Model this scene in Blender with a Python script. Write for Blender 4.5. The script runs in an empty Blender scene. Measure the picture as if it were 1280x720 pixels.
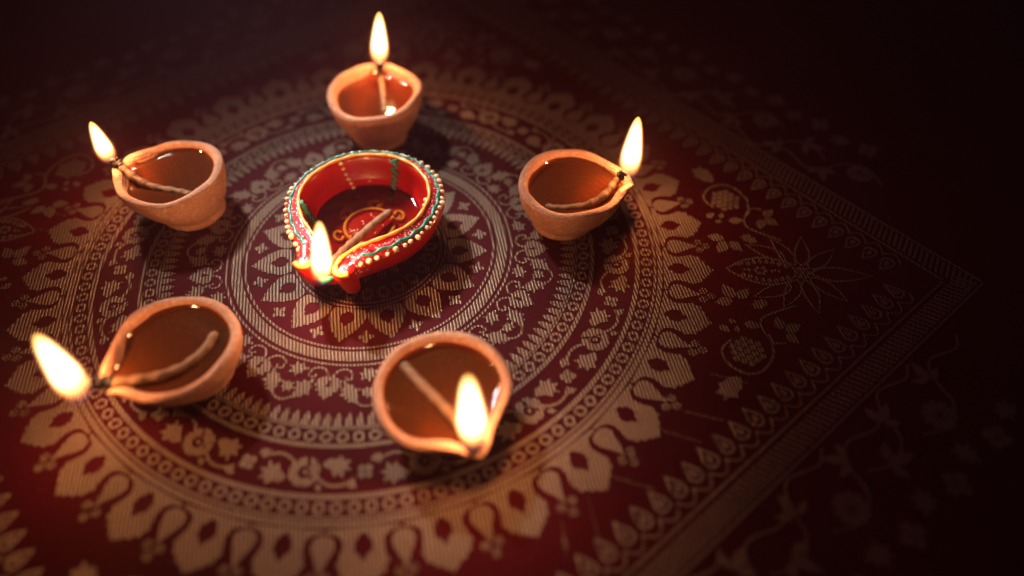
import bpy, bmesh, math, random
from mathutils import Vector, Matrix
rnd = random.Random(7)
scene = bpy.context.scene
col = scene.collection
MM = 0.001

# ------------------------------------------------------------------ camera
FPX, TILT, ROLL, CH = 951.01, math.radians(49.0247), math.radians(-0.8666), 0.40
CAM = Vector((0.102642, -0.386479, CH))
FW = Vector((0, math.cos(TILT), -math.sin(TILT)))
_rt = Vector((1, 0, 0)); _up = _rt.cross(FW)
RT = _rt * math.cos(ROLL) + _up * math.sin(ROLL)
UP = _up * math.cos(ROLL) - _rt * math.sin(ROLL)
cd = bpy.data.cameras.new('camera')
cam = bpy.data.objects.new('camera', cd); col.objects.link(cam)
cam.matrix_world = Matrix(((RT.x, UP.x, -FW.x, CAM.x), (RT.y, UP.y, -FW.y, CAM.y), (RT.z, UP.z, -FW.z, CAM.z), (0, 0, 0, 1)))
cd.sensor_width = 36.0; cd.lens = FPX / 1280 * 36.0
cd.clip_start = 0.01; cd.clip_end = 50
cd.dof.use_dof = True; cd.dof.focus_distance = 0.526; cd.dof.aperture_fstop = 1.35
scene.camera = cam

def at(px, py, z):
    """point of the photograph on the level z (metres)"""
    d = RT * ((px - 640) / FPX) - UP * ((py - 360) / FPX) + FW
    return CAM + d * ((z - CH) / d.z)

# ------------------------------------------------------------------ world, lamps, exposure
w = bpy.data.worlds.new('World'); scene.world = w; w.use_nodes = True
bg = w.node_tree.nodes['Background']
bg.inputs[0].default_value = (0.27, 0.13, 0.46, 1); bg.inputs[1].default_value = 0.045
scene.view_settings.view_transform = 'Standard'; scene.view_settings.look = 'None'
scene.view_settings.exposure = 0.0; scene.view_settings.gamma = 1.0
scene.view_settings.use_curve_mapping = False

def area_lamp(name, loc, target, size, power, colour, spread):
    l = bpy.data.lights.new(name, 'AREA'); l.shape = 'DISK'; l.size = size
    l.energy = power; l.color = colour; l.spread = math.radians(spread)
    o = bpy.data.objects.new(name, l); col.objects.link(o)
    o.location = loc
    o.rotation_euler = (Vector(target) - Vector(loc)).to_track_quat('-Z', 'Y').to_euler()
    return o
area_lamp('soft_box', (-0.50, 0.78, 0.95), (0.0, -0.02, 0), 0.13, 0.39, (1.0, 0.95, 0.92), 14)
FLAME_POWER = 0.34
HAZE = 0.048
FLAME_COLOUR = (1.0, 0.43, 0.17)

# ------------------------------------------------------------------ node helpers
class NT:
    def __init__(s, mat):
        s.t = mat.node_tree; s.n = s.t.nodes; s.n.clear()
    def node(s, kind, **kw):
        nd = s.n.new(kind)
        for k, v in kw.items(): setattr(nd, k, v)
        return nd
    def put(s, sock, v):
        if isinstance(v, bpy.types.NodeSocket): s.t.links.new(v, sock)
        elif v is not None: sock.default_value = v
    def math(s, op, a, b=None, c=None, clamp=False):
        nd = s.node('ShaderNodeMath', operation=op, use_clamp=clamp)
        s.put(nd.inputs[0], a)
        if b is not None: s.put(nd.inputs[1], b)
        if c is not None: s.put(nd.inputs[2], c)
        return nd.outputs[0]
    def mix(s, f, a, b, blend='MIX'):
        nd = s.node('ShaderNodeMix', data_type='RGBA', blend_type=blend)
        s.put(nd.inputs[0], f); s.put(nd.inputs[6], a); s.put(nd.inputs[7], b)
        return nd.outputs[2]
    def noise(s, vec, scale, detail=3, rough=0.55):
        nd = s.node('ShaderNodeTexNoise'); s.put(nd.inputs['Vector'], vec)
        nd.inputs['Scale'].default_value = scale; nd.inputs['Detail'].default_value = detail
        nd.inputs['Roughness'].default_value = rough
        return nd.outputs[0]
    def ramp(s, f, stops):
        nd = s.node('ShaderNodeValToRGB'); s.put(nd.inputs[0], f)
        e = nd.color_ramp.elements
        while len(e) < len(stops): e.new(0.5)
        for q, (p, c) in zip(e, stops): q.position = p; q.color = c if len(c) == 4 else (*c, 1)
        return nd.outputs[0]
    def smooth(s, v, lo, hi):
        nd = s.node('ShaderNodeMapRange', interpolation_type='SMOOTHSTEP'); s.put(nd.inputs[0], v)
        nd.inputs[1].default_value = lo; nd.inputs[2].default_value = hi
        return nd.outputs[0]
    def bump(s, h, strength, dist):
        nd = s.node('ShaderNodeBump'); s.put(nd.inputs['Height'], h)
        nd.inputs['Strength'].default_value = strength; nd.inputs['Distance'].default_value = dist
        return nd.outputs[0]
    def principled(s, **kw):
        nd = s.node('ShaderNodeBsdfPrincipled')
        for k, v in kw.items(): s.put(nd.inputs[k.replace('_', ' ')], v)
        return nd.outputs[0]
    def out(s, surf, vol=None):
        o = s.node('ShaderNodeOutputMaterial')
        if surf is not None: s.t.links.new(surf, o.inputs[0])
        if vol is not None: s.t.links.new(vol, o.inputs[1])

def new_mat(name):
    m = bpy.data.materials.new(name); m.use_nodes = True
    return m, NT(m)

def weave_axes(n):
    """u across the thread ribs, v along them, in millimetres on the cloth"""
    g = n.node('ShaderNodeNewGeometry').outputs['Position']
    sx = n.node('ShaderNodeSeparateXYZ'); n.put(sx.inputs[0], g)
    ca, sa = math.cos(math.radians(10)) * 1000, math.sin(math.radians(10)) * 1000
    u = n.math('ADD', n.math('MULTIPLY', sx.outputs[0], ca), n.math('MULTIPLY', sx.outputs[1], sa))
    v = n.math('SUBTRACT', n.math('MULTIPLY', sx.outputs[1], ca), n.math('MULTIPLY', sx.outputs[0], sa))
    return g, u, v

def mat_cloth():
    m, n = new_mat('maroon_silk')
    g, u, v = weave_axes(n)
    a = n.math('SINE', n.math('MULTIPLY', u, 2 * math.pi / 0.55))
    b = n.math('SINE', n.math('MULTIPLY', v, 2 * math.pi / 0.62))
    wv = n.math('MULTIPLY', a, b)
    nz = n.noise(g, 900, 2)
    big = n.noise(g, 14, 3)
    c = n.mix(nz, (0.024, 0.0008, 0.0021, 1), (0.066, 0.0018, 0.0038, 1))
    c = n.mix(n.math('MULTIPLY', big, 0.45), c, (0.018, 0.0009, 0.0050, 1))
    slub = n.smooth(n.noise(g, 260, 3), 0.62, 0.75)
    c = n.mix(n.math('MULTIPLY', slub, 0.35), c, (0.17, 0.018, 0.020, 1))
    h = n.math('ADD', n.math('MULTIPLY', wv, 0.5), n.math('MULTIPLY', nz, 0.7))
    h = n.math('ADD', h, n.math('MULTIPLY', n.noise(g, 11, 2), 11.0))
    n.out(n.principled(Base_Color=c, Roughness=0.66, Specular_IOR_Level=0.10, Specular_Tint=(1.0, 0.35, 0.30, 1), Normal=n.bump(h, 0.55, 0.00022)))
    return m

def mat_zari():
    m, n = new_mat('gold_thread')
    g, u, v = weave_axes(n)
    wob = n.math('MULTIPLY', n.math('SUBTRACT', n.noise(g, 160, 2), 0.5), 1.1)
    uu = n.math('ADD', u, wob)
    rib = n.math('ABSOLUTE', n.math('SINE', n.math('MULTIPLY', uu, math.pi / 2.25)))
    tw = n.math('SINE', n.math('ADD', n.math('MULTIPLY', uu, 2 * math.pi / 1.5), n.math('MULTIPLY', v, 2 * math.pi / 1.15)))
    tw01 = n.math('MULTIPLY_ADD', tw, 0.5, 0.5)
    fine = n.noise(g, 1500, 2)
    gap = n.math('SUBTRACT', 1.0, n.smooth(rib, 0.34, 0.80))
    gold = n.mix(fine, (0.105, 0.074, 0.045, 1), (0.52, 0.405, 0.265, 1))
    gold = n.mix(n.math('MULTIPLY', n.math('SUBTRACT', 1.0, tw01), 0.88), gold, (0.10, 0.035, 0.026, 1))
    worn = n.smooth(n.noise(g, 75, 4), 0.55, 0.8)
    gold = n.mix(n.math('MULTIPLY', worn, 0.35), gold, (0.22, 0.13, 0.085, 1))
    c = n.mix(n.math('MULTIPLY', gap, 0.94), gold, (0.040, 0.005, 0.007, 1))
    h = n.math('ADD', rib, n.math('MULTIPLY', tw01, 0.45))
    h = n.math('ADD', h, n.math('MULTIPLY', fine, 0.35))
    h = n.math('ADD', h, n.math('MULTIPLY', n.noise(g, 11, 2), 5.0))
    n.out(n.principled(Base_Color=c, Metallic=0.55, Roughness=n.math('MULTIPLY_ADD', fine, 0.22, 0.26),
                       Specular_IOR_Level=0.55, Normal=n.bump(h, 0.9, 0.00055)))
    return m

def mat_clay():
    m, n = new_mat('terracotta')
    tc = n.node('ShaderNodeTexCoord').outputs['Object']
    a = n.noise(tc, 45, 4); b = n.noise(tc, 420, 3); sp = n.noise(tc, 1400, 2)
    c = n.mix(a, (0.33, 0.155, 0.088, 1), (0.54, 0.290, 0.180, 1))
    c = n.mix(n.math('MULTIPLY', n.smooth(b, 0.50, 0.72), 0.65), c, (0.72, 0.45, 0.30, 1))
    c = n.mix(n.math('MULTIPLY', n.smooth(sp, 0.62, 0.72), 0.45), c, (0.24, 0.09, 0.045, 1))
    oi = n.node('ShaderNodeObjectInfo').outputs['Random']
    c = n.mix(n.math('MULTIPLY', oi, 0.35), c, (0.40, 0.155, 0.065, 1))
    soak = n.smooth(n.noise(tc, 28, 3), 0.45, 0.62)
    sp3 = n.node('ShaderNodeSeparateXYZ'); n.put(sp3.inputs[0], tc)
    c = n.mix(n.math('MULTIPLY', soak, 0.48), c, (0.27, 0.10, 0.045, 1))
    dist = n.node('ShaderNodeVectorMath', operation='DISTANCE'); n.put(dist.inputs[0], tc); dist.inputs[1].default_value = (0.048, 0.0, 0.036)
    soot = n.math('SUBTRACT', 1.0, n.smooth(n.math('ADD', dist.outputs['Value'], n.math('MULTIPLY', n.math('SUBTRACT', n.noise(tc, 170, 4), 0.5), 0.010)), 0.003, 0.012))
    c = n.mix(n.math('MULTIPLY', soot, 0.80), c, (0.022, 0.014, 0.010, 1))
    rings = n.math('SINE', n.math('ADD', n.math('MULTIPLY', sp3.outputs[2], 2600.0), n.math('MULTIPLY', a, 9.0)))
    h = n.math('ADD', n.math('MULTIPLY', b, 0.7), n.math('MULTIPLY', sp, 0.35))
    h = n.math('ADD', h, n.math('MULTIPLY', rings, 0.16))
    h = n.math('ADD', h, n.math('MULTIPLY', a, 1.6))
    n.out(n.principled(Base_Color=c, Roughness=n.math('MULTIPLY_ADD', soak, -0.16, 0.80), Specular_IOR_Level=0.20,
                       Normal=n.bump(h, 0.85, 0.0011)))
    return m

def mat_oil(name, tint, body, amount, ior=1.56):
    m, n = new_mat(name)
    tr = n.node('ShaderNodeBsdfTransparent'); tr.inputs[0].default_value = (*tint, 1)
    df = n.node('ShaderNodeBsdfDiffuse'); df.inputs[0].default_value = (*body, 1)
    mx = n.node('ShaderNodeMixShader'); mx.inputs[0].default_value = amount
    n.put(mx.inputs[1], tr.outputs[0]); n.put(mx.inputs[2], df.outputs[0])
    gl = n.node('ShaderNodeBsdfGlossy'); gl.inputs['Roughness'].default_value = 0.035
    fr = n.node('ShaderNodeFresnel'); fr.inputs[0].default_value = ior
    tc = n.node('ShaderNodeTexCoord').outputs['Object']
    nb = n.bump(n.noise(tc, 60, 2), 0.12, 0.0012)
    n.put(gl.inputs['Normal'], nb); n.put(fr.inputs['Normal'], nb)
    m2 = n.node('ShaderNodeMixShader')
    n.put(m2.inputs[0], fr.outputs[0]); n.put(m2.inputs[1], mx.outputs[0]); n.put(m2.inputs[2], gl.outputs[0])
    n.out(m2.outputs[0])
    return m

def mat_wick():
    m, n = new_mat('oiled_cotton')
    tc = n.node('ShaderNodeTexCoord').outputs['Object']
    a = n.noise(tc, 300, 4); b = n.noise(tc, 1600, 2)
    c = n.mix(a, (0.12, 0.050, 0.015, 1), (0.29, 0.140, 0.047, 1))
    c = n.mix(n.math('MULTIPLY', n.smooth(b, 0.55, 0.7), 0.4), c, (0.36, 0.20, 0.080, 1))
    n.out(n.principled(Base_Color=c, Roughness=0.55, Specular_IOR_Level=0.4, Normal=n.bump(n.math('ADD', a, b), 0.7, 0.0006)))
    return m

def mat_char():
    m, n = new_mat('charred_cotton')
    tc = n.node('ShaderNodeTexCoord').outputs['Object']
    a = n.noise(tc, 900, 3)
    n.out(n.principled(Base_Color=n.mix(a, (0.006, 0.005, 0.005, 1), (0.035, 0.025, 0.018, 1)), Roughness=0.8,
                       Normal=n.bump(a, 0.9, 0.0008)))
    return m

def mat_paint(name, colour, rough=0.32, vary=0.35, glitter=0.0, gloss=1.0):
    m, n = new_mat(name)
    tc = n.node('ShaderNodeTexCoord').outputs['Object']
    a = n.noise(tc, 90, 3)
    dk = tuple(x * (1 - vary) for x in colour)
    c = n.mix(a, (*dk, 1), (*colour, 1))
    kw = dict(Roughness=rough, Specular_IOR_Level=0.38 * gloss, Coat_Weight=0.12 * gloss, Coat_Roughness=0.10)
    h = n.noise(tc, 380, 3)
    if glitter:
        vo = n.node('ShaderNodeTexVoronoi'); n.put(vo.inputs['Vector'], tc); vo.inputs['Scale'].default_value = 780
        sel = n.node('ShaderNodeSeparateColor'); n.put(sel.inputs[0], vo.outputs['Color'])
        on = n.math('MULTIPLY', n.math('LESS_THAN', vo.outputs['Distance'], 0.42), n.math('GREATER_THAN', sel.outputs[0], 1 - glitter))
        c = n.mix(on, c, n.mix(sel.outputs[1], (0.85, 0.62, 0.60, 1), (0.95, 0.92, 0.95, 1)))
        kw['Metallic'] = n.math('MULTIPLY', on, 0.5)
        h = n.math('ADD', h, n.math('MULTIPLY', on, 1.2))
    n.out(n.principled(Base_Color=c, Normal=n.bump(h, 0.4, 0.0004), **kw))
    return m

FLAME_PROF = [(0, 0.28), (0.05, 0.60), (0.13, 0.86), (0.25, 1.0), (0.38, 0.99), (0.52, 0.89), (0.66, 0.76), (0.80, 0.60), (0.91, 0.42), (0.97, 0.25), (1.0, 0.08)]
def mat_flame():
    """glowing gas: a white-hot core inside a thin orange mantle that doubles as its bloom halo, clear and bluish round the wick"""
    m, n = new_mat('flame')
    tc = n.node('ShaderNodeTexCoord').outputs['Object']
    sz = n.node('ShaderNodeSeparateXYZ'); n.put(sz.inputs[0], tc)
    x, y, z = sz.outputs
    rad = n.math('SQRT', n.math('ADD', n.math('MULTIPLY', x, x), n.math('MULTIPLY', y, y)))
    prof = n.ramp(z, [(p, (v, v, v)) for p, v in FLAME_PROF])
    rho = n.math('DIVIDE', rad, prof)
    core = n.math('SUBTRACT', 1.0, n.smooth(rho, 0.42, 0.86))
    halo = n.math('SUBTRACT', 1.0, n.smooth(rho, 0.55, 1.0))  # orange rim of the gas, widened to imitate lens bloom round the flame
    colr = n.ramp(z, [(0.0, (1.0, 0.34, 0.06)), (0.16, (1.0, 0.46, 0.12)), (0.40, (1.0, 0.68, 0.30)), (0.80, (1.0, 0.62, 0.24)), (1.0, (1.0, 0.44, 0.09))])
    st = n.ramp(z, [(0.0, (0.004,) * 3), (0.08, (0.03,) * 3), (0.20, (0.26,) * 3), (0.40, (1.0,) * 3), (1.0, (0.8,) * 3)])
    flick = n.math('MULTIPLY_ADD', n.noise(tc, 3.0, 2), 0.8, 0.6)
    ve = n.node('ShaderNodeEmission'); n.put(ve.inputs[0], colr); n.put(ve.inputs[1], n.math('MULTIPLY', n.math('MULTIPLY', n.math('MULTIPLY', st, core), flick), 800.0))
    vm = n.node('ShaderNodeEmission'); n.put(vm.inputs[0], (1.0, 0.17, 0.022, 1)); n.put(vm.inputs[1], n.math('MULTIPLY', n.math('MULTIPLY', halo, n.smooth(z, 0.02, 0.22)), 85.0))
    vb = n.node('ShaderNodeEmission'); n.put(vb.inputs[0], (0.12, 0.22, 1.0, 1)); n.put(vb.inputs[1], n.math('MULTIPLY', n.math('SUBTRACT', 1.0, n.smooth(z, 0.04, 0.15)), 6.0))
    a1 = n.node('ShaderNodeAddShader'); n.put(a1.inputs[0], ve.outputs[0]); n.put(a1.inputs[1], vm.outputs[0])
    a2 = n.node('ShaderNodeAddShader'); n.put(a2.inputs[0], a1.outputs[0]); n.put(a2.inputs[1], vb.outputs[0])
    tr = n.node('ShaderNodeBsdfTransparent')
    n.out(tr.outputs[0], a2.outputs[0])
    m.cycles.volume_step_rate = 0.35 if hasattr(m.cycles, 'volume_step_rate') else 1.0
    return m

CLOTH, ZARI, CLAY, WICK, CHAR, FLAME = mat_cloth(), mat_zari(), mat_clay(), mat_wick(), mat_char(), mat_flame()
OIL = mat_oil('amber_oil', (0.62, 0.265, 0.080), (0.20, 0.054, 0.011), 0.28)
OIL_THIN = mat_oil('clear_oil', (0.84, 0.60, 0.42), (0.16, 0.012, 0.004), 0.05, 1.38)
RED = mat_paint('red_enamel', (0.40, 0.0055, 0.0050), 0.30)
REDGLIT = mat_paint('red_glitter', (0.42, 0.010, 0.012), 0.34, 0.4, 0.30)
REDFLOOR = mat_paint('red_floor', (0.46, 0.007, 0.006), 0.5, 0.4, 0.10, 0.1)
REDWET = mat_paint('red_under_oil', (0.42, 0.0055, 0.0050), 0.5, 0.35, 0.0, 0.08)
YEL = mat_paint('yellow_paint', (0.80, 0.36, 0.040), 0.38, 0.25)
GRN = mat_paint('green_paint', (0.010, 0.25, 0.165), 0.32, 0.45)
YELF = mat_paint('yellow_floor_paint', (0.86, 0.44, 0.08), 0.5, 0.2, 0.0, 0.2)
CREAM = mat_paint('cream_paint', (0.86, 0.62, 0.33), 0.36, 0.25)

# ------------------------------------------------------------------ mesh helpers
def link(name, mesh, mat, parent=None, smooth=True):
    if mat is not None and not mesh.materials: mesh.materials.append(mat)
    o = bpy.data.objects.new(name, mesh); col.objects.link(o)
    if parent is not None: o.parent = parent
    if smooth:
        mesh.polygons.foreach_set('use_smooth', [True] * len(mesh.polygons))
    return o

def mesh_from(name, verts, faces):
    me = bpy.data.meshes.new(name); me.from_pydata([tuple(v) for v in verts], [], faces); me.update()
    return me

def tube(name, pts, radii, mat, parent, segs=10, lobes=0, amp=0.0, twist=0.0, ends=True, squash=1.0):
    pts = [Vector(p) for p in pts]; n = len(pts)
    if not hasattr(radii, '__len__'): radii = [radii] * n
    verts, faces = [], []
    ref = Vector((0, 0, 1)); run = 0.0
    for i, p in enumerate(pts):
        t = (pts[min(i + 1, n - 1)] - pts[max(i - 1, 0)]).normalized()
        a = ref - t * ref.dot(t)
        if a.length < 1e-4: a = Vector((1, 0, 0)) - t * t.x
        a.normalize(); b = t.cross(a)
        ref = a if abs(t.z) > 0.8 else Vector((0, 0, 1))
        if i: run += (p - pts[i - 1]).length
        for k in range(segs):
            th = 2 * math.pi * k / segs
            r = radii[i] * (1 + amp * math.cos(lobes * th + twist * run))
            verts.append(p + a * (r * math.cos(th) * squash) + b * (r * math.sin(th)))
    for i in range(n - 1):
        for k in range(segs):
            k2 = (k + 1) % segs
            faces.append((i * segs + k, i * segs + k2, (i + 1) * segs + k2, (i + 1) * segs + k))
    if ends:
        faces.append(tuple(range(segs))[::-1]); faces.append(tuple((n - 1) * segs + k for k in range(segs)))
    return link(name, mesh_from(name, verts, faces), mat, parent)

def spline(pts, n):
    """Catmull-Rom through pts"""
    P = [Vector(p) for p in pts]; P = [P[0] * 2 - P[1]] + P + [P[-1] * 2 - P[-2]]
    out = []; m = len(P) - 3
    for j in range(n):
        s = j / (n - 1) * m; i = min(int(s), m - 1); t = s - i
        a, b, c, d = P[i:i + 4]
        out.append(0.5 * ((2 * b) + (c - a) * t + (2 * a - 5 * b + 4 * c - d) * t * t + (3 * b - a - 3 * c + d) * t ** 3))
    return out

def grid_mesh(name, rings, close_first=True, close_last=True):
    """rings of equal length, closed round"""
    n = len(rings[0]); verts = [v for r in rings for v in r]; faces = []
    for i in range(len(rings) - 1):
        for k in range(n):
            k2 = (k + 1) % n
            faces.append((i * n + k, i * n + k2, (i + 1) * n + k2, (i + 1) * n + k))
    if close_first: faces.append(tuple(range(n))[::-1])
    if close_last: faces.append(tuple((len(rings) - 1) * n + k for k in range(n)))
    return mesh_from(name, verts, faces)

def interp(table, x):
    if x <= table[0][0]: return table[0][1]
    for (a, va), (b, vb) in zip(table, table[1:]):
        if x <= b:
            t = (x - a) / (b - a); t = t * t * (3 - 2 * t)
            return va + (vb - va) * t
    return table[-1][1]

def empty(name, loc, rz, label, cat, group=None):
    o = bpy.data.objects.new(name, None); col.objects.link(o); o.empty_display_size = 0.02
    o.location = loc; o.rotation_euler = (0, 0, rz)
    o['label'] = label; o['category'] = cat
    if group: o['group'] = group
    return o

# ------------------------------------------------------------------ the cloth and its woven pattern
BORDER = math.radians(39.6)
def cloth_sheet():
    s, t = 1.55, 0.0012
    c, d = math.cos(BORDER), math.sin(BORDER)
    corners = [(-s, -s), (s, -s), (s, s), (-s, s)]
    v = [(x * c - y * d, x * d + y * c, z) for z in (-t, 0) for x, y in corners]
    f = [(3, 2, 1, 0), (4, 5, 6, 7)] + [(k, (k + 1) % 4, 4 + (k + 1) % 4, 4 + k) for k in range(4)]
    return mesh_from('cloth', v, f)
cloth = link('brocade_cloth', cloth_sheet(), CLOTH, smooth=False)
cloth['label'] = 'maroon silk cloth woven with a gold round medallion pattern under the lamps'
cloth['category'] = 'tablecloth'

THICK = 0.30
def woven(name, outlines, thick=THICK):
    """raised woven motif: outlines in millimetres; an outline inside another is a hole"""
    bm = bmesh.new(); edges = []
    for o in outlines:
        vs = [bm.verts.new((x * MM, y * MM, thick * MM)) for x, y in o]
        edges += [bm.edges.new((vs[i], vs[(i + 1) % len(vs)])) for i in range(len(vs))]
    bmesh.ops.triangle_fill(bm, use_beauty=True, use_dissolve=False, edges=edges)
    for f in bm.faces:
        if f.normal.z < 0: f.normal_flip()
    ex = bmesh.ops.extrude_edge_only(bm, edges=[e for e in bm.edges if len(e.link_faces) == 1])
    vs = [g for g in ex['geom'] if isinstance(g, bmesh.types.BMVert)]
    cx = {v: v.co.copy() for v in vs}
    for v in vs: v.co.z = -0.05 * MM
    me = bpy.data.meshes.new(name); bm.to_mesh(me); bm.free()
    me.materials.append(ZARI)
    return me

def band(name, r0, r1, n=240):
    v, f = [], []
    for k in range(n):
        a = 2 * math.pi * k / n; c, s = math.cos(a) * MM, math.sin(a) * MM
        v += [(r0 * c, r0 * s, -0.00005), (r0 * c, r0 * s, THICK * MM), (r1 * c, r1 * s, THICK * MM), (r1 * c, r1 * s, -0.00005)]
        a4, b4 = 4 * k, 4 * ((k + 1) % n)
        for i in range(3): f.append((a4 + i, a4 + i + 1, b4 + i + 1, b4 + i))
    link(name, mesh_from(name, v, f), ZARI, cloth, smooth=False)

def place(me, name, x, y, rot, sc=1.0):
    o = bpy.data.objects.new(name, me); col.objects.link(o); o.parent = cloth
    o.location = (x * MM, y * MM, rnd.uniform(0, 0.00003)); o.rotation_euler = (0, 0, rot); 
    if sc != 1.0:
        if not hasattr(sc, '__len__'): sc = (sc, sc, 1)
        o.scale = sc
    return o
def polar(me, name, r, deg, extra=0.0, sc=1.0):
    a = math.radians(deg)
    return place(me, name, r * math.cos(a), r * math.sin(a), a + math.radians(extra), sc)
def polar_td(me, name, r0, deg, t, d, extra=0.0, sc=1.0):
    """t millimetres round the ring from the angle deg, d millimetres outwards of the radius r0"""
    return polar(me, name, r0 + d, deg + math.degrees(t / r0), extra, sc)

def circle(x, y, r, n=20, sy=1.0, a0=0.0):
    return [(x + r * math.cos(a0 + 2 * math.pi * k / n), y + r * sy * math.sin(a0 + 2 * math.pi * k / n)) for k in range(n)]
def mirror(half):
    """half outline from one end to the other with y >= 0"""
    return half + [(x, -y) for x, y in reversed(half) if abs(y) > 1e-6]
def ribbon(pts, wd):
    n = len(pts); L, R = [], []
    for i, p in enumerate(pts):
        a, b = pts[max(i - 1, 0)], pts[min(i + 1, n - 1)]
        dx, dy = b[0] - a[0], b[1] - a[1]; l = math.hypot(dx, dy) or 1
        hw = wd / 2
        L.append((p[0] - dy / l * hw, p[1] + dx / l * hw)); R.append((p[0] + dy / l * hw, p[1] - dx / l * hw))
    return L + R[::-1]
def curve(pts, n=14):
    return [(p.x, p.y) for p in spline([(x, y, 0) for x, y in pts], n)]
def petal(x0, y0, ang, ln, hw, n=9, blunt=0.6):
    """leaf-shaped outline from a point along a direction"""
    c, s = math.cos(ang), math.sin(ang); up, dn = [], []
    for i in range(n + 1):
        t = i / n; y = hw * (math.sin(math.pi * t ** blunt)) 
        up.append((t * ln, y))
    pts = up + [(x, -y) for x, y in reversed(up[1:-1])]
    return [(x0 + x * c - y * s, y0 + x * s + y * c) for x, y in pts]
def outline_of(o, k):
    cx = sum(p[0] for p in o) / len(o); cy = sum(p[1] for p in o) / len(o)
    return [(cx + (x - cx) * k, cy + (y - cy) * k) for x, y in o]

# woven lines and bands of the round medallion
for r0, r1 in ((50.2, 51.8), (53.8, 55.3), (88.6, 90.2), (102.0, 103.6), (147.4, 148.5), (149.1, 150.2), (159.6, 162.6),
               (191.6, 194.9), (204.8, 206.6), (207.6, 211.0)):
    band('woven_line', r0, r1)
band('ribbed_band', 92.0, 99.6)

# heart of the medallion, mostly under the painted lamp
ring_lobe = woven('lobe', [mirror([(-6, 0), (-5, 2.6), (-2, 4.2), (2, 4.4), (5, 2.8), (6.4, 0)]), circle(0.2, 0, 2.4, 12)])
for k in range(24): polar(ring_lobe, 'seed_motif', 43, 15 * k + 3)
inner_petal = woven('petal', [mirror([(6, 0), (0, 3.4), (-4, 3.0), (-9, 0)])])
for k in range(16): polar(inner_petal, 'heart_petal', 27, 22.5 * k)

# fifteen stepped petals with a dark eye
step_petal = woven('petal', [mirror([(29.3, 0), (27, 2.1), (25.6, 2.3), (24.6, 4.6), (22.4, 4.9), (21.3, 7.2), (18.8, 7.6), (17.6, 9.6), (14.5, 10.2),
                                     (11, 12.2), (6.5, 12.6), (3.0, 11.8), (0.4, 10.2), (0.2, 4)]),
                             mirror([(15.8, 0), (15.0, 1.6), (13.2, 2.0), (12.6, 3.8), (8.8, 5.2), (5.6, 4.4), (4.6, 2.6), (3.4, 1.6), (3.0, 0)])])
cross2 = woven('cross', [sum([[(x * c - y * s, x * s + y * c) for x, y in ((1.2, -1.1), (3.0, -1.9), (4.9, -1.0), (5.6, 0), (4.9, 1.0), (3.0, 1.9), (1.2, 1.1))]
                              for c, s in ((1, 0), (0, 1), (-1, 0), (0, -1))], [])])
for k in range(15):
    polar(step_petal, 'petal_motif', 55.8, -98 + 24 * k)
    polar(cross2, 'cross_motif', 80.3, -86 + 24 * k)

# the vine round the inner band
bell = woven('bell', [mirror([(11.5, 0), (8.8, 2.0), (7.6, 4.6), (5.0, 4.2), (4.4, 7.6), (1.2, 7.2), (0.2, 9.6), (-3.2, 8.0), (-4.4, 9.0), (-6.4, 5.6), (-7.6, 2.6), (-7.0, 0)]),
                      circle(-1.6, 0, 2.9, 12)])
trefoil = woven('trefoil', [[(-11, -0.8), (-6, -1.6), (-5.2, -5.4), (-2.2, -4.6), (-0.8, -8.6), (2.0, -4.4), (4.6, -6.0), (4.8, -2.8), (8.4, -2.6), (11.5, 0.4), (8.0, 2.0), (6.4, 4.8), (3.2, 3.6),
                             (1.6, 7.6), (-1.6, 4.2), (-4.6, 4.4), (-5.6, 1.4), (-11, 0.8)]])
star_leaf = woven('leaf', [[(-6.4, -0.7), (-3.4, -1.6), (-2.6, -4.6), (-0.2, -3.2), (2.0, -6.0), (2.6, -2.4), (6.4, -2.4), (4.2, 0.2), (6.6, 3.2), (2.4, 2.8), (1.2, 6.2), (-1.0, 3.2), (-3.4, 4.0), (-3.6, 1.2), (-6.4, 0.7)]])
volute = woven('volute', [ribbon(curve([(6.5, 1.5), (1.0, 0.8), (-4.6, 3.4), (-6.2, 8.4), (-4.0, 12.6), (0.4, 13.2), (1.4, 10.2), (-0.8, 9.0)], 22), 1.5)])
volute_m = woven('volute', [ribbon(curve([(6.5, -1.5), (1.0, -0.8), (-4.6, -3.4), (-6.2, -8.4), (-4.0, -12.6), (0.4, -13.2), (1.4, -10.2), (-0.8, -9.0)], 22), 1.5)])
vine_stem = woven('stem', [ribbon(curve([(-4, 11), (5, 9), (11.5, 3), (11, -4), (6, -8), (8, -12)], 20), 1.5)])
for k in range(15):
    a = -96.7 + 24 * k
    polar_td(bell, 'bell_flower', 118.5, a, 0, 0.5, 0, 0.92)
    polar_td(volute, 'vine_scroll', 117, a, 0.6, -5)
    polar_td(volute_m, 'vine_scroll', 117, a, -0.6, -5)
    polar_td(trefoil, 'vine_leaf', 119, a, 14.5, 4, 28, 0.86)
    polar_td(trefoil, 'vine_leaf', 119, a, -14.5, 4, -28, 0.86)
    polar_td(star_leaf, 'vine_leaf', 111.5, a, -22.5, -1.5, -75)
    polar_td(vine_stem, 'vine_stem', 119, a, -25, 3)
    polar_td(star_leaf, 'vine_leaf', 118, a, 25, 6, 60, 0.8)

# pointed teeth
tooth = woven('tooth', [mirror([(9.4, 0), (9.4, 2.4), (7.0, 2.6), (5.6, 2.0), (5.2, 2.3), (3.4, 1.9), (2.4, 1.2), (0, 0)])])
for k in range(135): polar(tooth, 'pointed_tooth', 138.0, -99.5 + 360 / 135 * k)
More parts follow.
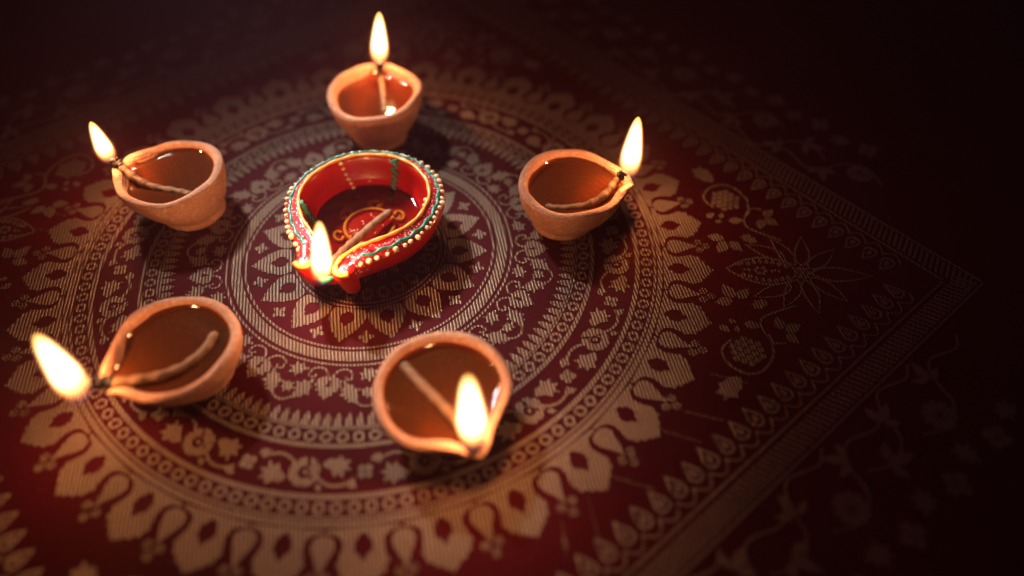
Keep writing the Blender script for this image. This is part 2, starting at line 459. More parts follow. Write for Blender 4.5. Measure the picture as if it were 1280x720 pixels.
# two chains of small rings
small_ring = woven('ring', [circle(0, 0, 4.0, 20), circle(0, 0, 1.85, 14)])
for k in range(100): polar(small_ring, 'chain_ring', 154.9, -97.1 + 3.6 * k)
for k in range(128): polar(small_ring, 'chain_ring', 199.8, -89.2 + 2.8125 * k)

# flower garland between the chains
def rosette(n, rad, hw, rc, ri):
    o = []
    for k in range(n):
        a = 2 * math.pi * (k + 0.5) / n; c, s = math.cos(a), math.sin(a)
        h = [(rc + 0.7, -hw * 0.42), (rad * 0.70, -hw), (rad * 0.92, -hw * 0.85), (rad, -hw * 0.35), (rad * 0.93, 0), (rad, hw * 0.35), (rad * 0.92, hw * 0.85), (rad * 0.70, hw), (rc + 0.7, hw * 0.42)]
        o.append([(x * c - y * s, x * s + y * c) for x, y in h])
    o.append(circle(0, 0, rc, 16)); o.append(circle(0, 0, ri, 12))
    return o
big_flower = woven('rosette', rosette(8, 9.6, 3.05, 3.1, 1.5))
quatrefoil = woven('quatrefoil', [circle(2.9 * math.cos(a), 2.9 * math.sin(a), 2.35, 12) for a in [math.pi / 4 + k * math.pi / 2 for k in range(4)]])
tri_leaf = woven('leaf', [[(-8, -1.0), (-2.5, -3.2), (0.5, -6.8), (2.6, -4.2), (6.4, -7.0), (5.2, -2.2), (9.4, -0.4), (5.4, 1.6), (7.2, 5.8), (3.0, 4.4), (1.0, 7.6), (-2.0, 4.0), (-5.2, 4.2), (-8, 1.0)]])
bud = woven('bud', [petal(-3.6, 0, 0, 7.4, 2.3, 7, 0.8)])
gar_stem = woven('stem', [ribbon(curve([(-1.5, -11), (2.6, -6.0), (4.4, 0), (3.0, 6.5), (0.0, 10.5)], 14), 1.9)])
for k in range(16):
    a = -96 + 22.5 * k
    polar(big_flower, 'rosette_motif', 178.3, a, 360 / 16 * (k % 2))
    polar_td(quatrefoil, 'quatrefoil_motif', 178.0, a, 35.0, 0.2)
    polar_td(tri_leaf, 'garland_leaf', 176.0, a, 18.0, -2.0, 78)
    polar_td(gar_stem, 'garland_stem', 178.0, a, 18.5, 4.2)
    polar_td(bud, 'garland_bud', 178.0, a, 28.0, 8.2, 60)
    polar_td(tri_leaf, 'garland_leaf', 179.0, a, -17.5, 2.6, -100)
    polar_td(gar_stem, 'garland_stem', 178.0, a, -17.0, -5.0, 180)
    polar_td(bud, 'garland_bud', 178.0, a, -28.0, -8.4, 120)
    polar_td(bud, 'garland_bud', 178.0, a, 9.8, 9.6, 40, 0.8)

# scalloped outer edge: lobes, drops between them and clusters of dots
lobe = woven('lobe', [mirror([(35.5, 0), (33.2, 1.9), (32.4, 4.6), (30.6, 4.6), (29.8, 8.6), (27.4, 8.6), (26.4, 12.2), (23.0, 12.6), (20.5, 14.2), (16.0, 12.4), (11.0, 11.2),
                              (7.0, 11.8), (4.2, 14.0), (2.9, 17.4), (2.5, 20.2), (0.3, 20.2)]),
                      mirror([(19.4, 0), (18.2, 1.3), (15.6, 2.4), (14.8, 4.4), (11.6, 5.2), (7.6, 4.6), (6.8, 3.0), (4.4, 2.0), (3.6, 0)])])
drop = woven('drop', [mirror([(4.6, 0), (4.9, 3.0), (6.8, 5.6), (9.8, 6.7), (13.0, 6.2), (16.5, 4.6), (20.5, 2.6), (25.5, 0.7), (26.4, 0)])])
def dots(cx, cy, r=0.85, s=2.15):
    return [circle(cx, cy, r, 8)] + [circle(cx + s * math.cos(k * math.pi / 3), cy + s * math.sin(k * math.pi / 3), r, 8) for k in range(6)]
tri_dots = woven('dots', dots(27.6, 3.6) + dots(27.9, -3.9) + dots(33.2, 0.2))
for k in range(32):
    a = -96 + 11.25 * k
    polar(lobe, 'scallop_lobe', 211.4, a)
    polar(drop, 'drop_motif', 211.4, a + 5.625)
    polar(tri_dots, 'dot_cluster', 211.4, a + 5.625)
# single loose threads running out from the lobes
thread = woven('thread', [[(0, -0.22), (24, -0.22), (24, 0.22), (0, 0.22)]], 0.16)
for p0, p1 in (((190.6, -153.6), (213, -162)), ((159, -183.6), (179.2, -190.5)), ((143.6, -194.8), (147, -216.6)), ((127.9, -208.7), (129.9, -235.2)), ((-237.4, 40.7), (-248.1, 44.5)),
               ((206.2, -140.5), (229.2, -147.6)), ((226.8, -113.3), (245.7, -119.7)), ((-240.6, 21.8), (-258.4, 29))):
    place(thread, 'floating_thread', *p0, math.atan2(p1[1] - p0[1], p1[0] - p0[0]))

# square border, four sides
tear = mirror([(-9.0, 0), (-5.5, 2.0), (-1.0, 4.2), (2.4, 5.2), (5.2, 4.4), (6.8, 2.2), (7.2, 0)])
tear_motif = woven('tear', [tear, [(x * 0.68 + 0.5, y * 0.66) for x, y in tear], [(x * 0.40 + 0.7, y * 0.38) for x, y in tear]])
arc_motif = woven('arc', [ribbon([(7.0 + 6.2 * math.sin(math.pi * t), -7 + 14 * t) for t in [i / 12 for i in range(13)]], 1.2)])
dot_motif = woven('dot', [circle(0, 0, 1.2, 8)])
half = 272
def joined(name, polys):
    v, f = [], []
    for o in polys:
        b = len(v); m = len(o)
        v += [(x * MM, y * MM, THICK * MM) for x, y in o] + [(x * MM, y * MM, -0.05 * MM) for x, y in o]
        f.append(tuple(range(b, b + m)))
        f += [(b + i, b + (i + 1) % m, b + m + (i + 1) % m, b + m + i)[::-1] for i in range(m)]
    return mesh_from(name, v, f)
bars = joined('bars', [[(290, y), (303.5, y + 5.0), (303.5, y + 7.1), (290, y + 2.1)] for y in [-304 + 4.1 * i for i in range(147)]])
bars.materials.append(ZARI)
rail = woven('rail', [[(0, -287), (0, 287), (1.6, 288.6), (1.6, -288.6)]])
rosette2 = woven('rosette', rosette(10, 15, 3.3, 4.6, 2.6))
broad_leaf = woven('leaf', [petal(-9, 0, 0, 26, 5.2, 9, 0.8)] + [petal(-9 + 1.0, 3.2, 1.05, 17, 4.0, 8, 0.8), petal(-9 + 1.0, -3.2, -1.05, 17, 4.0, 8, 0.8)])
wave = woven('stem', [ribbon(curve([(0, -44), (12, -30), (10, -12), (-4, 0), (-10, 14), (2, 32), (0, 44)], 26), 1.6)])
for side in range(4):
    ang = BORDER - math.pi / 2 + side * math.pi / 2
    ca, sa = math.cos(ang), math.sin(ang)
    def bp(me, name, d, t, extra=0.0, sc=1.0):
        return place(me, name, d * ca - t * sa, d * sa + t * ca, ang + extra, sc)
    for k in range(-18, 19):
        bp(tear_motif, 'tear_motif', 270, 14 * k)
        bp(arc_motif, 'border_arc', 270, 14 * k)
        if k < 18: bp(dot_motif, 'border_dot', 277.6, 14 * k + 7)
    for d in (286.0, 304.8): bp(rail, 'border_rail', d, 0, 0, (1, d / 288, 1))
    b = bp(bars, 'ladder_bars', 0, 0); b['kind'] = 'stuff'
    for k in range(-4, 5):
        bp(rosette2 if k % 2 == 0 else broad_leaf, 'field_rosette' if k % 2 == 0 else 'field_leaf', 342, 46 * k, 0.4 * k, 0.72)
        bp(wave, 'field_stem', 322 if k % 2 else 330, 46 * k + 23, 0.3)
        bp(broad_leaf, 'field_leaf', 320, 46 * k + 20, 1.9 + (k % 3), 0.62)
        bp(quatrefoil, 'field_flower', 372, 46 * k + 12, 0.3 * k, 1.6); bp(star_leaf, 'field_leaf', 366, 46 * k + 34, 1.1 * k, 1.3)

# corner lotus sprays
almond = mirror([(-25, 0), (-19, 5.0), (-10, 10.5), (0, 13.6), (9, 13.4), (17, 10.6), (24, 4.0), (25, 0)])
beads = []
for sg in (-1, 1):
    for i in range(9):
        t = -17 + 4.4 * i; y = (interp([(-25, 0), (-10, 10.5), (0, 13.6), (9, 13.4), (17, 10.6), (25, 2)], t) - 4.6)
        if y > 1.6: beads.append(circle(t, sg * y, 1.75, 8, 1.25))
heart = [circle(0 + 3.6 * math.cos(k * math.pi / 3), 3.0 * math.sin(k * math.pi / 3), 1.6, 8) for k in range(6)] + [circle(-8, 0, 1.6, 8), circle(-11.5, 0, 1.1, 8), circle(8.5, 0, 1.6, 8), circle(13, 0, 1.5, 8)]
almond_motif = woven('almond', [almond, [(x * 0.93 + 0.3, y * 0.87) for x, y in almond]] + beads + heart)
def open_petal(ln, hw, bend=0.0):
    o = petal(0, 0, 0, ln, hw, 10, 0.72)
    o = [(x, y + bend * (x / ln) ** 2) for x, y in o]
    cx, cy = ln * 0.52, bend * 0.27
    return [o, [(cx + (x - cx) * 0.90, cy + (y - cy - 0) * 0.74) for x, y in o]]
petal_s = woven('petal', open_petal(33, 6.2, 3)); petal_t = woven('petal', open_petal(33, 6.2, -3)); petal_l = woven('petal', open_petal(44, 7.5))
knot = woven('knot', [circle(4.2 * math.cos(k * math.pi / 3), 4.2 * math.sin(k * math.pi / 3), 1.9, 8) for k in range(6)] + [circle(0, 0, 1.9, 8)])
grapes = woven('grapes', [circle(4.9 * i + (2.45 if j % 2 else 0), 4.3 * j, 2.25, 9) for j in range(-2, 3) for i in range(-2, 3) if math.hypot(4.9 * i + (2.45 if j % 2 else 0), 4.3 * j) < 11.5])
leaf3 = woven('leaf', [petal(1, 0, 0, 15, 4.6, 8, 0.75), petal(-0.5, 2.6, 1.25, 13, 4.2, 8, 0.75), petal(-0.5, -2.6, -1.25, 13, 4.2, 8, 0.75)])
leaf1 = woven('leaf', [[(-9, -1), (-4, -5.2), (0, -5.0), (4, -7.0), (6, -4), (11, -4.4), (9, 0), (12, 3.0), (7, 4.2), (4.4, 7.6), (0, 5.4), (-4.4, 5.8), (-9, 1)]])
_sa = [(299.5, -31), (277.6, -41.7), (274, -50.7), (278.9, -63), (278, -75.5), (270, -87), (260, -89.7), (249.7, -83.6), (246, -71.8), (253.4, -62.9)]
_sb = [(277.5, -57), (281, -64), (288.7, -63.4)]
stem_a = woven('stem', [ribbon(curve(_sa, 36), 1.5)]); stem_b = woven('stem', [ribbon(curve([(x, -y) for x, y in _sa], 36), 1.5)])
twig_a = woven('stem', [ribbon(curve(_sb, 9), 1.3)]); twig_b = woven('stem', [ribbon(curve([(x, -y) for x, y in _sb], 9), 1.3)])
for side in range(4):
    ang = math.radians(-5.4) + side * math.pi / 2
    ca, sa = math.cos(ang), math.sin(ang)
    def cp(me, name, x, y, extra=0.0, sc=1.0):
        return place(me, name, x * ca - y * sa, x * sa + y * ca, ang + math.radians(extra), sc)
    cp(almond_motif, 'lotus_bud', 280, 0); cp(knot, 'lotus_knot', 309, 0)
    cp(petal_l, 'lotus_petal', 314, 0)
    for sg, me in ((1, petal_s), (-1, petal_t)):
        for a_, x_, y_ in ((38, 313, 4), (76, 309, 6), (112, 305, 6), (150, 300, 12)):
            cp(me, 'lotus_petal', x_, sg * y_, sg * a_, 0.95)
        cp(leaf3, 'spray_leaf', 259, sg * 28, sg * 240, 0.95); cp(leaf3, 'spray_leaf', 288.5, sg * 54, sg * -30, 0.85)
        cp(grapes, 'grape_cluster', 262.3, sg * 72, sg * 20); cp(leaf1, 'spray_leaf', 249, sg * 100, sg * 130)
        cp(bud, 'spray_bud', 268, sg * 50, sg * 10, 1.5); cp(bud, 'spray_bud', 255, sg * 47.8, sg * 20, 0.8); cp(bud, 'spray_bud', 249.3, sg * 54.3, sg * 40, 1.1)
        cp(bud, 'spray_bud', 257.7, sg * 54.5, sg * 80, 0.8); cp(leaf1, 'spray_leaf', 276, sg * 31, sg * 150, 0.6)
        cp(stem_a if sg < 0 else stem_b, 'spray_stem', 0, 0); cp(twig_a if sg < 0 else twig_b, 'spray_stem', 0, 0)

# ------------------------------------------------------------------ oil lamps
def flame_mesh(seed):
    r = random.Random(seed); segs, rows = 20, 22
    prof = FLAME_PROF
    p1, p2 = r.uniform(0, 6), r.uniform(0, 6); rings = []
    for i in range(rows + 1):
        t = i / rows; q = interp(prof, t)
        ox = 0.03 * math.sin(3.2 * t + p1) * t; oy = 0.03 * math.sin(2.7 * t + p2) * t
        rings.append([Vector((ox + q * math.cos(2 * math.pi * k / segs), oy + q * math.sin(2 * math.pi * k / segs), t)) for k in range(segs)])
    return grid_mesh('flame', rings)

def add_flame(parent, base, tip, radius, seed, power=1.0):
    """base and tip in world space"""
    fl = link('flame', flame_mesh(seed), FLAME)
    ax = tip - base; h = ax.length
    q = ax.to_track_quat('Z', 'Y')
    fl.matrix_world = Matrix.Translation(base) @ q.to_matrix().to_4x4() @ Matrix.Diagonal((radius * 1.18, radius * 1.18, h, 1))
    mw = fl.matrix_world.copy()
    pm = Matrix.Translation(parent.location) @ parent.rotation_euler.to_matrix().to_4x4()
    fl.parent = parent; fl.matrix_parent_inverse = pm.inverted(); fl.matrix_basis = mw
    l = bpy.data.lights.new('flame_light', 'POINT'); l.energy = FLAME_POWER * power; l.color = FLAME_COLOUR
    l.shadow_soft_size = radius * 0.5
    lo = bpy.data.objects.new('flame_light', l); col.objects.link(lo)
    lo.parent = parent; lo.matrix_parent_inverse = pm.inverted(); lo.location = base + ax * 0.42
    return fl

def to_local(parent, p):
    m = Matrix.Translation(parent.location) @ parent.rotation_euler.to_matrix().to_4x4()
    return m.inverted() @ p

def add_wick(parent, world_pts, rad, char_from, taper=True):
    pts = [to_local(parent, p) for p in spline(world_pts, 60)]; seedw = len(bpy.data.objects) % 7
    n = len(pts)
    rr = [rad * (1 + 0.08 * math.sin(i * 0.9) + 0.05 * math.sin(i * 2.3)) for i in range(n)]
    rr[0] *= 0.55; rr[1] *= 0.85
    k = int(n * char_from)
    wk = tube('wick', pts[:k + 1], rr[:k + 1], WICK, parent, 14, 3, 0.055, 620)
    rc = [r * (1.10 + 0.16 * math.sin(2.1 * i) + 0.12 * math.sin(4.7 * i + seedw)) * (1.0 if i < 8 else 0.85) for i, r in enumerate(rr[k:])]
    rc[-1] *= 0.5
    ch = tube('charred_tip', pts[k:], rc, CHAR, wk, 12, 3, 0.2, 900)
    return wk

def clay_lamp(label, centre, R, H, spout_deg, wick, wick_r, char_from, fbase, ftip, frad, seed, oil_drop=0.0052, tip_len=0.16, power=1.0, dipz=0.0062, shift=0.006):
    rr = random.Random(seed)
    root = empty('clay_lamp', (centre[0] * MM, centre[1] * MM, 0), math.radians(spout_deg), label, 'oil lamp', 'plain clay lamps around the painted lamp')
    N = 112
    ph = [rr.uniform(0, 6.28) for _ in range(8)]
    def wob(a, z):
        return 0.016 * math.sin(2 * a + ph[0]) + 0.012 * math.sin(3 * a + ph[1]) + 0.005 * math.sin(5 * a + ph[2] + 60 * z) + 0.002 * math.sin(9 * a + ph[3] + 190 * z)
    def spo(a):       # teardrop outline, a measured from the spout
        d = abs((a + math.pi) % (2 * math.pi) - math.pi)
        return tip_len * math.exp(-(d / 0.26) ** 2) - 0.035 * math.exp(-((d - 0.62) / 0.34) ** 2)
    def dip(a):
        d = abs((a + math.pi) % (2 * math.pi) - math.pi)
        return -dipz * math.exp(-(d / 0.135) ** 2) + 0.0012 * math.exp(-((d - 0.42) / 0.22) ** 2)
    RB = 0.0230
    rings = []
    def ring(z, fr, spw, dz=0.0, off=0.0):
        pts = []
        for k in range(N):
            a = 2 * math.pi * k / N
            r = fr * (1 + wob(a, z)) * (1 + spo(a) * spw) + off
            zz = z + (dip(a) + 0.0010 * math.sin(2 * a + ph[4]) + 0.0006 * math.sin(5 * a + ph[5]) + 0.0001 * math.sin(11 * a + ph[6])) * dz
            pts.append(Vector((r * math.cos(a) - shift * max(0.0, 1 - z / H) ** 1.4, r * math.sin(a), zz)))
        return pts
    Rm = R * MM
    rings += [ring(0.0004, 0.012, 0), ring(0.0, RB - 0.0015, 0), ring(0.0008, RB, 0), ring(0.0035, RB + 0.0004, 0), ring(0.0052, RB + 0.0002, 0)]
    for s in (0.10, 0.25, 0.40, 0.55, 0.70, 0.82, 0.90):
        fr = RB + (Rm - RB) * (math.sin(s * math.pi / 2) ** 0.86)
        rings.append(ring(0.0052 + (H - 0.0052) * s, fr, s ** 1.5, s ** 2))
    T = 0.0063
    rings += [ring(H - 0.0020, Rm, 1, 1), ring(H - 0.0007, Rm - 0.0007, 1, 1), ring(H, Rm - 0.0020, 1, 1), ring(H + 0.0001, Rm - 0.0034, 1, 1), ring(H - 0.0008, Rm - T + 0.0006, 1, 1),
              ring(H - 0.0024, Rm - T, 0.98, 1), ring(H - 0.0050, Rm - T - 0.0010, 0.92, 0.95)]
    inner = [(0.0085, 0.0024, 0.80), (0.013, 0.0056, 0.62), (0.018, 0.0105, 0.40), (0.0225, 0.0165, 0.2), (0.0255, 0.0240, 0.05)]
    for dz_, off, sw in inner:
        rings.append(ring(H - dz_, Rm - T - off, sw, sw * 0.8))
    rings.append(ring(0.0075, 0.006, 0))
    bowl = link('bowl', grid_mesh('bowl', rings), CLAY, root)
    # oil with a slight meniscus
    zo = H - oil_drop
    def oil_ring(fr_off, z, k_in=1.0):
        pts = []
        for k in range(N):
            a = 2 * math.pi * k / N
            sw = 0.84
            r = (Rm - T - 0.0012 + fr_off) * (1 + wob(a, z)) * (1 + spo(a) * sw)
            # the oil stops short of the raised tongue of the spout
            d = abs((a + math.pi) % (2 * math.pi) - math.pi)
            pts.append(Vector((r * k_in * math.cos(a), r * k_in * math.sin(a), z)))
        return pts
    orings = [oil_ring(0.0006, zo + 0.0024), oil_ring(0.0002, zo + 0.0017), oil_ring(-0.0003, zo + 0.0011), oil_ring(-0.0008, zo + 0.00065), oil_ring(-0.0014, zo + 0.00030), oil_ring(-0.0021, zo + 0.0001), oil_ring(-0.0030, zo), oil_ring(-0.0035, zo, 0.8), oil_ring(-0.0035, zo, 0.4), oil_ring(-0.0035, zo, 0.05)]
    link('oil', grid_mesh('oil', orings, False, True), OIL, root)
    add_wick(root, wick, wick_r * MM, char_from)
    add_flame(root, fbase, ftip, frad * MM, seed, power)
    return root

H = 0.034
clay_lamp('clay oil lamp with a straight wick across the oil, beside the red lamp\'s forked spout', (61.5, -143.0), 41.0, H, -60,
          [at(503, 455, H - 0.006), at(520, 474, H - 0.0055), at(545, 499, H - 0.004), at(570, 525, H - 0.001), at(586, 546, H + 0.002), at(591, 549, H + 0.008)], 3.3, 0.82,
          at(592, 556, H + 0.002), at(585, 471, H + 0.064), 8.5, 11)
clay_lamp('clay oil lamp whose thick bent wick juts past the lip with a black charred end', (-102.3, -109.5), 39.8, H, -143,
          [at(270, 416, H - 0.005), at(256, 438, H - 0.0055), at(231, 458, H - 0.005), at(200, 470, H - 0.003), at(165, 476, H - 0.001), at(128, 478, H + 0.001), at(108, 478, H + 0.006)], 3.1, 0.76,
          at(104, 497, H - 0.003), at(44, 419, H + 0.050), 9.4, 23)
H = 0.038
clay_lamp('clay oil lamp with a sagging wick and the shortest flame, glint in its oil', (-148.0, 46.5), 38.6, H, 164,
          [at(240, 244, H - 0.008), at(222, 240, H - 0.0075), at(192, 234, H - 0.006), at(168, 222, H - 0.002), at(150, 206, H + 0.003), at(139, 201, H + 0.005)], 2.9, 0.76,
          at(139, 203, H + 0.002), at(113, 152, H + 0.038), 7.0, 31, oil_drop=0.006, shift=0.009)
clay_lamp('clay oil lamp whose bent wick hugs the inner wall, flame right on its lip', (147.5, 28.5), 38.6, H, 5,
          [at(681, 259, H - 0.0075), at(700, 261, H - 0.0075), at(732, 257, H - 0.006), at(754, 245, H - 0.002), at(767, 230, H + 0.002), at(775, 221, H + 0.005), at(781, 214, H + 0.009)], 2.8, 0.80,
          at(784, 222, H + 0.001), at(798, 146, H + 0.051), 8.3, 47, oil_drop=0.006)
H = 0.041
clay_lamp('clay oil lamp with its upright flame at the lip, behind the red lamp\'s rounded back', (-6.6, 139.5), 39.4, H, 91,
          [at(482, 143, H - 0.0085), at(480, 128, H - 0.007), at(478, 110, H - 0.004), at(476, 95, H + 0.001), at(475, 84, H + 0.007), at(474.5, 78, H + 0.012)], 2.8, 0.82,
          at(474, 82, H + 0.006), at(474, 15, H + 0.055), 7.9, 59, oil_drop=0.007, dipz=0.0025)

# ------------------------------------------------------------------ the painted lamp
def painted_lamp():
    root = empty('painted_lamp', (-0.001, 0.0148, 0), math.radians(-106), 'red painted oil lamp with forked spout, green and yellow lines, cream dots and glitter', 'oil lamp')
    N = 144
    def dev(a): return math.degrees(abs((a + math.pi) % (2 * math.pi) - math.pi))
    R_out = [(0, 70), (8, 68.5), (16, 65.5), (24, 61.5), (34, 58.6), (50, 56.8), (70, 56.2), (180, 56.2)]
    R_in = [(0, 66), (5, 63.5), (9, 57), (14, 50.5), (22, 46.5), (32, 44.8), (54, 44.6), (90, 45.2), (180, 45.2)]
    Z_out = [(0, 27), (7, 28.5), (12, 33), (20, 34), (180, 34)]
    Z_in = [(0, 28.5), (6, 30), (10, 36), (16, 38.5), (30, 39), (180, 39)]
    def wv(a): return 1 + 0.006 * math.sin(3 * a + 1) + 0.004 * math.sin(7 * a)
    def prof(a):
        d = dev(a); ro, ri, zo, zi = interp(R_out, d), interp(R_in, d), interp(Z_out, d), interp(Z_in, d)
        k = ro / 56.2
        return d, ro, ri, zo, zi, k
    def inner_at(a, s):
        """point on the inner wall, s = 0 at the ridge, 1 at the edge of the floor"""
        d, ro, ri, zo, zi, k = prof(a)
        tab = [(0, (ri, zi)), (0.1, (ri - 1.2, zi - 2.5)), (0.35, (ri - 3.4, zi - (zi - 9) * 0.44)), (0.7, (ri - 8.2, 9 + (zi - 9) * 0.22)), (1.0, (ri - 16 - max(0, ri - 46) * 0.3, 9.2))]
        for (s0, p0), (s1, p1) in zip(tab, tab[1:]):
            if s <= s1:
                t = (s - s0) / (s1 - s0); r, z = p0[0] + (p1[0] - p0[0]) * t, p0[1] + (p1[1] - p0[1]) * t
                break
        r *= wv(a)
        return Vector((r * math.cos(a) * MM, r * math.sin(a) * MM, z * MM))
    rows = []
    def ring(fn):
        pts = []
        for k in range(N):
            a = 2 * math.pi * k / N; r, z = fn(a); r *= wv(a)
            pts.append(Vector((r * math.cos(a) * MM, r * math.sin(a) * MM, z * MM)))
        rows.append(pts)
    ring(lambda a: (12, 0.3)); ring(lambda a: (35.0, 0.0)); ring(lambda a: (37.5, 0.9)); ring(lambda a: (39.0 + 0.5 * (prof(a)[5] - 1) * 40, 4))
    for s in (0.25, 0.45, 0.62, 0.78, 0.90):
        ring(lambda a, s=s: (38 + (prof(a)[1] - 38) * (math.sin(s * math.pi / 2) ** 0.9), 3 + (prof(a)[3] - 5) * s))
    ring(lambda a: (prof(a)[1] - 0.1, prof(a)[3] - 1.6)); ring(lambda a: (prof(a)[1], prof(a)[3] - 0.5))
    b0 = len(rows)
    ring(lambda a: (prof(a)[1] - 0.8, prof(a)[3] + 0.5))
    for t in (0.25, 0.5, 0.75):
        ring(lambda a, t=t: (prof(a)[1] + (prof(a)[2] - prof(a)[1]) * t, prof(a)[3] + 0.5 + (prof(a)[4] - prof(a)[3] - 0.5) * (t ** 0.8)))
    ring(lambda a: (prof(a)[2] + 0.9, prof(a)[4]))
    b1 = len(rows) - 1
    for s in (0.0, 0.05, 0.1, 0.2, 0.35, 0.5, 0.7, 0.85, 1.0):
        def f(a, s=s):
            p = inner_at(a, s); return (math.hypot(p.x, p.y) / MM / wv(a), p.z / MM - (0.3 if s == 0 else 0))
        ring(f)
    ring(lambda a: (18, 8.4)); ring(lambda a: (4, 8.2))
    me = grid_mesh('bowl', rows)
    me.materials.append(RED); me.materials.append(REDGLIT); me.materials.append(REDWET)
    for p in me.polygons:
        i = min(p.vertices) // N
        if b0 - 1 <= i < b1: p.material_index = 1
        elif i >= b1 + 6: p.material_index = 2
    link('bowl', me, None, root)
    # glittering floor disc painted with a yellow ring and curls
    fl = grid_mesh('floor_disc', [[Vector((r * MM * math.cos(2 * math.pi * k / 40), r * MM * math.sin(2 * math.pi * k / 40), z * MM)) for k in range(40)] for r, z in ((18, 8.6), (17, 9.1), (2, 9.0))], False, True)
    link('floor_disc', fl, REDFLOOR, root)
    tube('floor_ring', [(18 * MM * math.cos(a), 18 * MM * math.sin(a), 0.0096) for a in [2 * math.pi * k / 60 for k in range(61)]], 0.0015, YELF, root, 6, ends=False)
    for k in range(6):
        c = math.radians(60 * k + 12); pts = []
        for i in range(26):
            t = i / 25; a = -2.6 + 5.2 * t
            rad = 4.6 - 1.5 * abs(2 * t - 1) ** 3
            lx, ly = 23.0 + rad * math.cos(a) * 0.75, rad * math.sin(a) * 1.15
            pts.append(((lx * math.cos(c) - ly * math.sin(c)) * MM, (lx * math.sin(c) + ly * math.cos(c)) * MM, (9.7 + max(0, (lx - 25)) * 0.22) * MM))
        tube('floor_curl', pts, 0.0014, YELF, root, 6)
    # yellow line along the inner ridge, running on round the forked spout
    def ridge(d0, sg):
        pts = []
        for i in range(96):
            dd = 180 - (180 - d0) * i / 95; a = math.radians(dd) * sg
            d, ro, ri, zo, zi, k = prof(a); r = (ri + 0.7 + 0.22 * math.sin(dd * 0.21 + 2 * math.sin(dd * 0.05)) + 0.15 * math.sin(dd * 0.083)) * wv(a)
            pts.append(Vector((r * math.cos(a) * MM, r * math.sin(a) * MM, (zi + 0.35) * MM)))
        return pts
    for sg in (1, -1):
        tail = [Vector((x * MM, sg * y * MM, z * MM)) for x, y, z in ((57, 9.6, 38.6), (62, 8.4, 38.6), (67, 8.6, 38.8), (71.5, 11.0, 38.8), (73.0, 15.2, 38.4), (70.5, 18.6, 38.0))]
        pts = ridge(15.5, sg); pts = pts[:-1] + spline([pts[-1]] + tail, 24)
        n = len(pts)
        tube('yellow_line', pts, [(0.00125 + 0.00022 * math.sin(i * 0.7)) * (1.0 + 0.75 * max(0, (i - n + 22) / 22)) for i in range(n)], YEL, root, 8, squash=0.8)
        # horn of the spout
        rr_ = []
        for z, rad, dx in ((9, 4.2, -7), (14, 5.6, -4.6), (22, 6.6, -2.2), (30, 7.2, -0.6), (34.5, 7.3, 0), (36.6, 7.0, 0), (37.4, 6.0, 0), (37.5, 2.0, 0)):
            rr_.append([Vector(((66 + dx + rad * 1.12 * math.cos(t)) * MM, (sg * (14.2 + 0.92 * rad * math.sin(t) + 0.15 * dx)) * MM, z * MM)) for t in [sg * 2 * math.pi * k / 28 for k in range(28)]])
        link('spout_horn', grid_mesh('horn', rr_), RED, root)
        # blend between rim band and horn
        rr_ = []
        for t in (0, 0.2, 0.4, 0.6, 0.8, 1.0):
            x, y = 45 + 21 * t, 23.5 - 9.3 * t
            w_ = 8.0 - 2.2 * t
            rr_.append([Vector(((x + w_ * 0.45 * math.cos(q)) * MM, sg * (y + w_ * 0.9 * math.cos(q)) * MM, (31.2 + 6.4 * math.sin(q)) * MM)) for q in [sg * 2 * math.pi * k / 20 for k in range(20)]])
        link('spout_arm', grid_mesh('arm', rr_), REDGLIT, root)
        # thin painted edge of the lip
        tube('lip_line', [Vector((x * MM, sg * y * MM, z * MM)) for x, y, z in ((64, 7.6, 33.5), (67.5, 5.6, 30.5), (70.0, 3.2, 28.6))], [0.0008] * 3, YEL, root, 8)
    tube('spout_tip', [Vector((x * MM, y * MM, z * MM)) for x, y, z in ((68.6, 5.6, 29.6), (70.2, 3.0, 28.2), (71.3, 0, 27.3), (70.4, -2.8, 28.0), (69, -4.6, 29.2))], [0.0012, 0.0022, 0.0031, 0.0022, 0.001], GRN, root, 12)
    # green line and cream dots on the sloping rim
    def rim_pt(a, t, lift=0.0):
        d, ro, ri, zo, zi, k = prof(a)
        r = (ro - 0.8 + (ri + 0.9 - ro + 0.8) * t) * wv(a); z = zo + 0.5 + (zi - zo - 0.5) * (max(t, 0) ** 0.8)
        return Vector((r * math.cos(a) * MM, r * math.sin(a) * MM, (z + lift) * MM))
    for sg in (1, -1):
        pts, rad = [], []
        for i in range(130):
            a = math.radians(21 + 159.5 * i / 129) * sg
            pts.append(rim_pt(a, 0.36 + 0.05 * math.sin(i * 0.55 + sg), 0.15)); rad.append(0.0009 + 0.0004 * math.sin(i * 0.41) ** 2 + (0.0007 if i % 23 < 2 else 0))
        tube('green_line', pts, rad, GRN, root, 8)
    dot = None
    def blob(name, p, sc, mat, rnd_):
        nonlocal dot
        if dot is None:
            rg = [[Vector((math.cos(e) * math.cos(t), math.cos(e) * math.sin(t), math.sin(e))) for t in [2 * math.pi * k / 12 for k in range(12)]] for e in (-1.2, -0.8, -0.4, 0, 0.4, 0.8, 1.2)]
            dot = grid_mesh('dot', rg)
        if mat.name not in meshes:
            m2 = dot.copy(); m2.materials.append(mat); m2.polygons.foreach_set('use_smooth', [True] * len(m2.polygons)); meshes[mat.name] = m2
        o = bpy.data.objects.new(name, meshes[mat.name]); col.objects.link(o); o.parent = root
        o.location = p; o.scale = (sc * rnd_.uniform(0.85, 1.2), sc * rnd_.uniform(0.85, 1.15), sc * 0.75); o.rotation_euler = (0, 0, rnd_.uniform(0, 3))
        return o
    meshes = {}; r2 = random.Random(5)
    a = 20.0
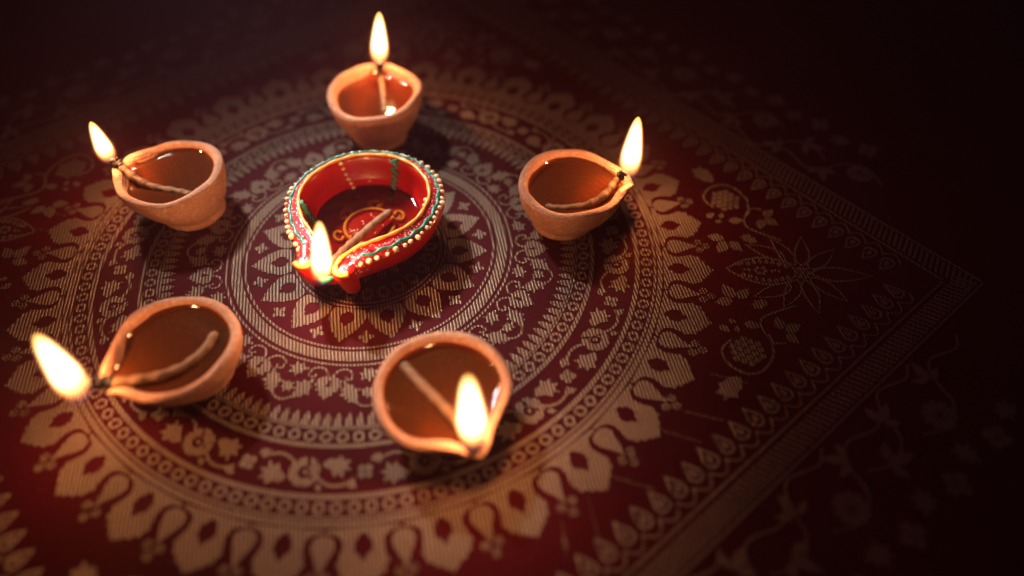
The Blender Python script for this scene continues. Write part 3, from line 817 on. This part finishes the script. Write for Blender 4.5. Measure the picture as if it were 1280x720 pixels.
    while a < 340:
        aa = math.radians(a + r2.uniform(-0.5, 0.5))
        blob('cream_dot', rim_pt(aa, 0.06 + r2.uniform(-0.05, 0.04), 0.2), 0.0020 * r2.uniform(0.72, 1.18) * (0.5 if 152 < a < 266 else 1.0), CREAM, r2)
        a += 6.0 + r2.uniform(-0.9, 1.1) + (5.5 if r2.random() < 0.07 else 0)
    # inside: two green zigzags and two strings of dots running down the wall
    def ang_of(px, py, z=0.037):
        p = to_local(root, at(px, py, z)); return math.atan2(p.y, p.x)
    for px, py in ((496, 199), (381, 256)):
        a0 = ang_of(px, py); pts = []; nz = 15
        for i in range(nz):
            s = 0.03 + 0.93 * i / (nz - 1); aa = a0 + (0.056 if i % 2 else -0.056) * (1.1 - 0.25 * s)
            p = inner_at(aa, s); p += Vector((-math.cos(aa), -math.sin(aa), 0.25)) * 0.0004; pts.append(p)
        tube('green_zigzag', pts, [0.0018 - 0.0004 * i / nz for i in range(nz)], GRN, root, 8)
    for px, py in ((423, 200), (533, 250)):
        a0 = ang_of(px, py)
        for i in range(8):
            s = 0.08 + 0.115 * i; p = inner_at(a0 - 0.02 * i, s) + Vector((-math.cos(a0), -math.sin(a0), 0.3)) * 0.0003
            blob('inner_dot', p, 0.0019 - 0.00008 * i, CREAM, r2)
    # oil
    zo = 0.0165; rings = []
    for k_in, dz in ((1.0, 0.0010), (0.985, 0.0003), (0.965, 0.0), (0.6, 0.0), (0.05, 0.0)):
        pts = []
        for k in range(N):
            a = 2 * math.pi * k / N
            lo, hi = 0.0, 1.0
            for _ in range(18):
                mid = (lo + hi) / 2
                if inner_at(a, mid).z > zo + 0.0005: lo = mid
                else: hi = mid
            p = inner_at(a, lo); r = math.hypot(p.x, p.y) * k_in + (0.0003 if k_in == 1.0 else 0)
            pts.append(Vector((r * math.cos(a), r * math.sin(a), zo + dz)))
        rings.append(pts)
    link('oil', grid_mesh('oil', rings, False, True), OIL_THIN, root)
    add_wick(root, [at(489, 264, 0.0155), at(470, 278, 0.0165), at(448, 297, 0.019), at(430, 313, 0.024), at(415, 329, 0.031), at(406, 340, 0.034)], 2.9 * MM, 0.86)
    add_flame(root, at(403, 353, 0.031), at(399, 277, 0.086), 7.6 * MM, 71, 0.9)
    return root
painted_lamp()

# ------------------------------------------------------------------ thin haze, added to spread a bloom-like glow round the flames
def haze_box():
    m, n = new_mat('haze')
    v = n.node('ShaderNodeVolumePrincipled')
    v.inputs['Color'].default_value = (1.0, 0.55, 0.78, 1); v.inputs['Density'].default_value = HAZE
    n.out(None, v.outputs[0])
    b, z0, z1 = 2.4, -1.0, 0.42
    vs = [(x, y, z) for z in (z0, z1) for x, y in ((-b, -b), (b, -b), (b, b), (-b, b))]
    f = [(3, 2, 1, 0), (4, 5, 6, 7)] + [(k, (k + 1) % 4, 4 + (k + 1) % 4, 4 + k) for k in range(4)]
    o = link('haze', mesh_from('haze', vs, f), m, smooth=False)
    o['kind'] = 'stuff'; o['label'] = 'thin pink haze added to spread a glow around the flames'; o['category'] = 'haze'
haze_box()
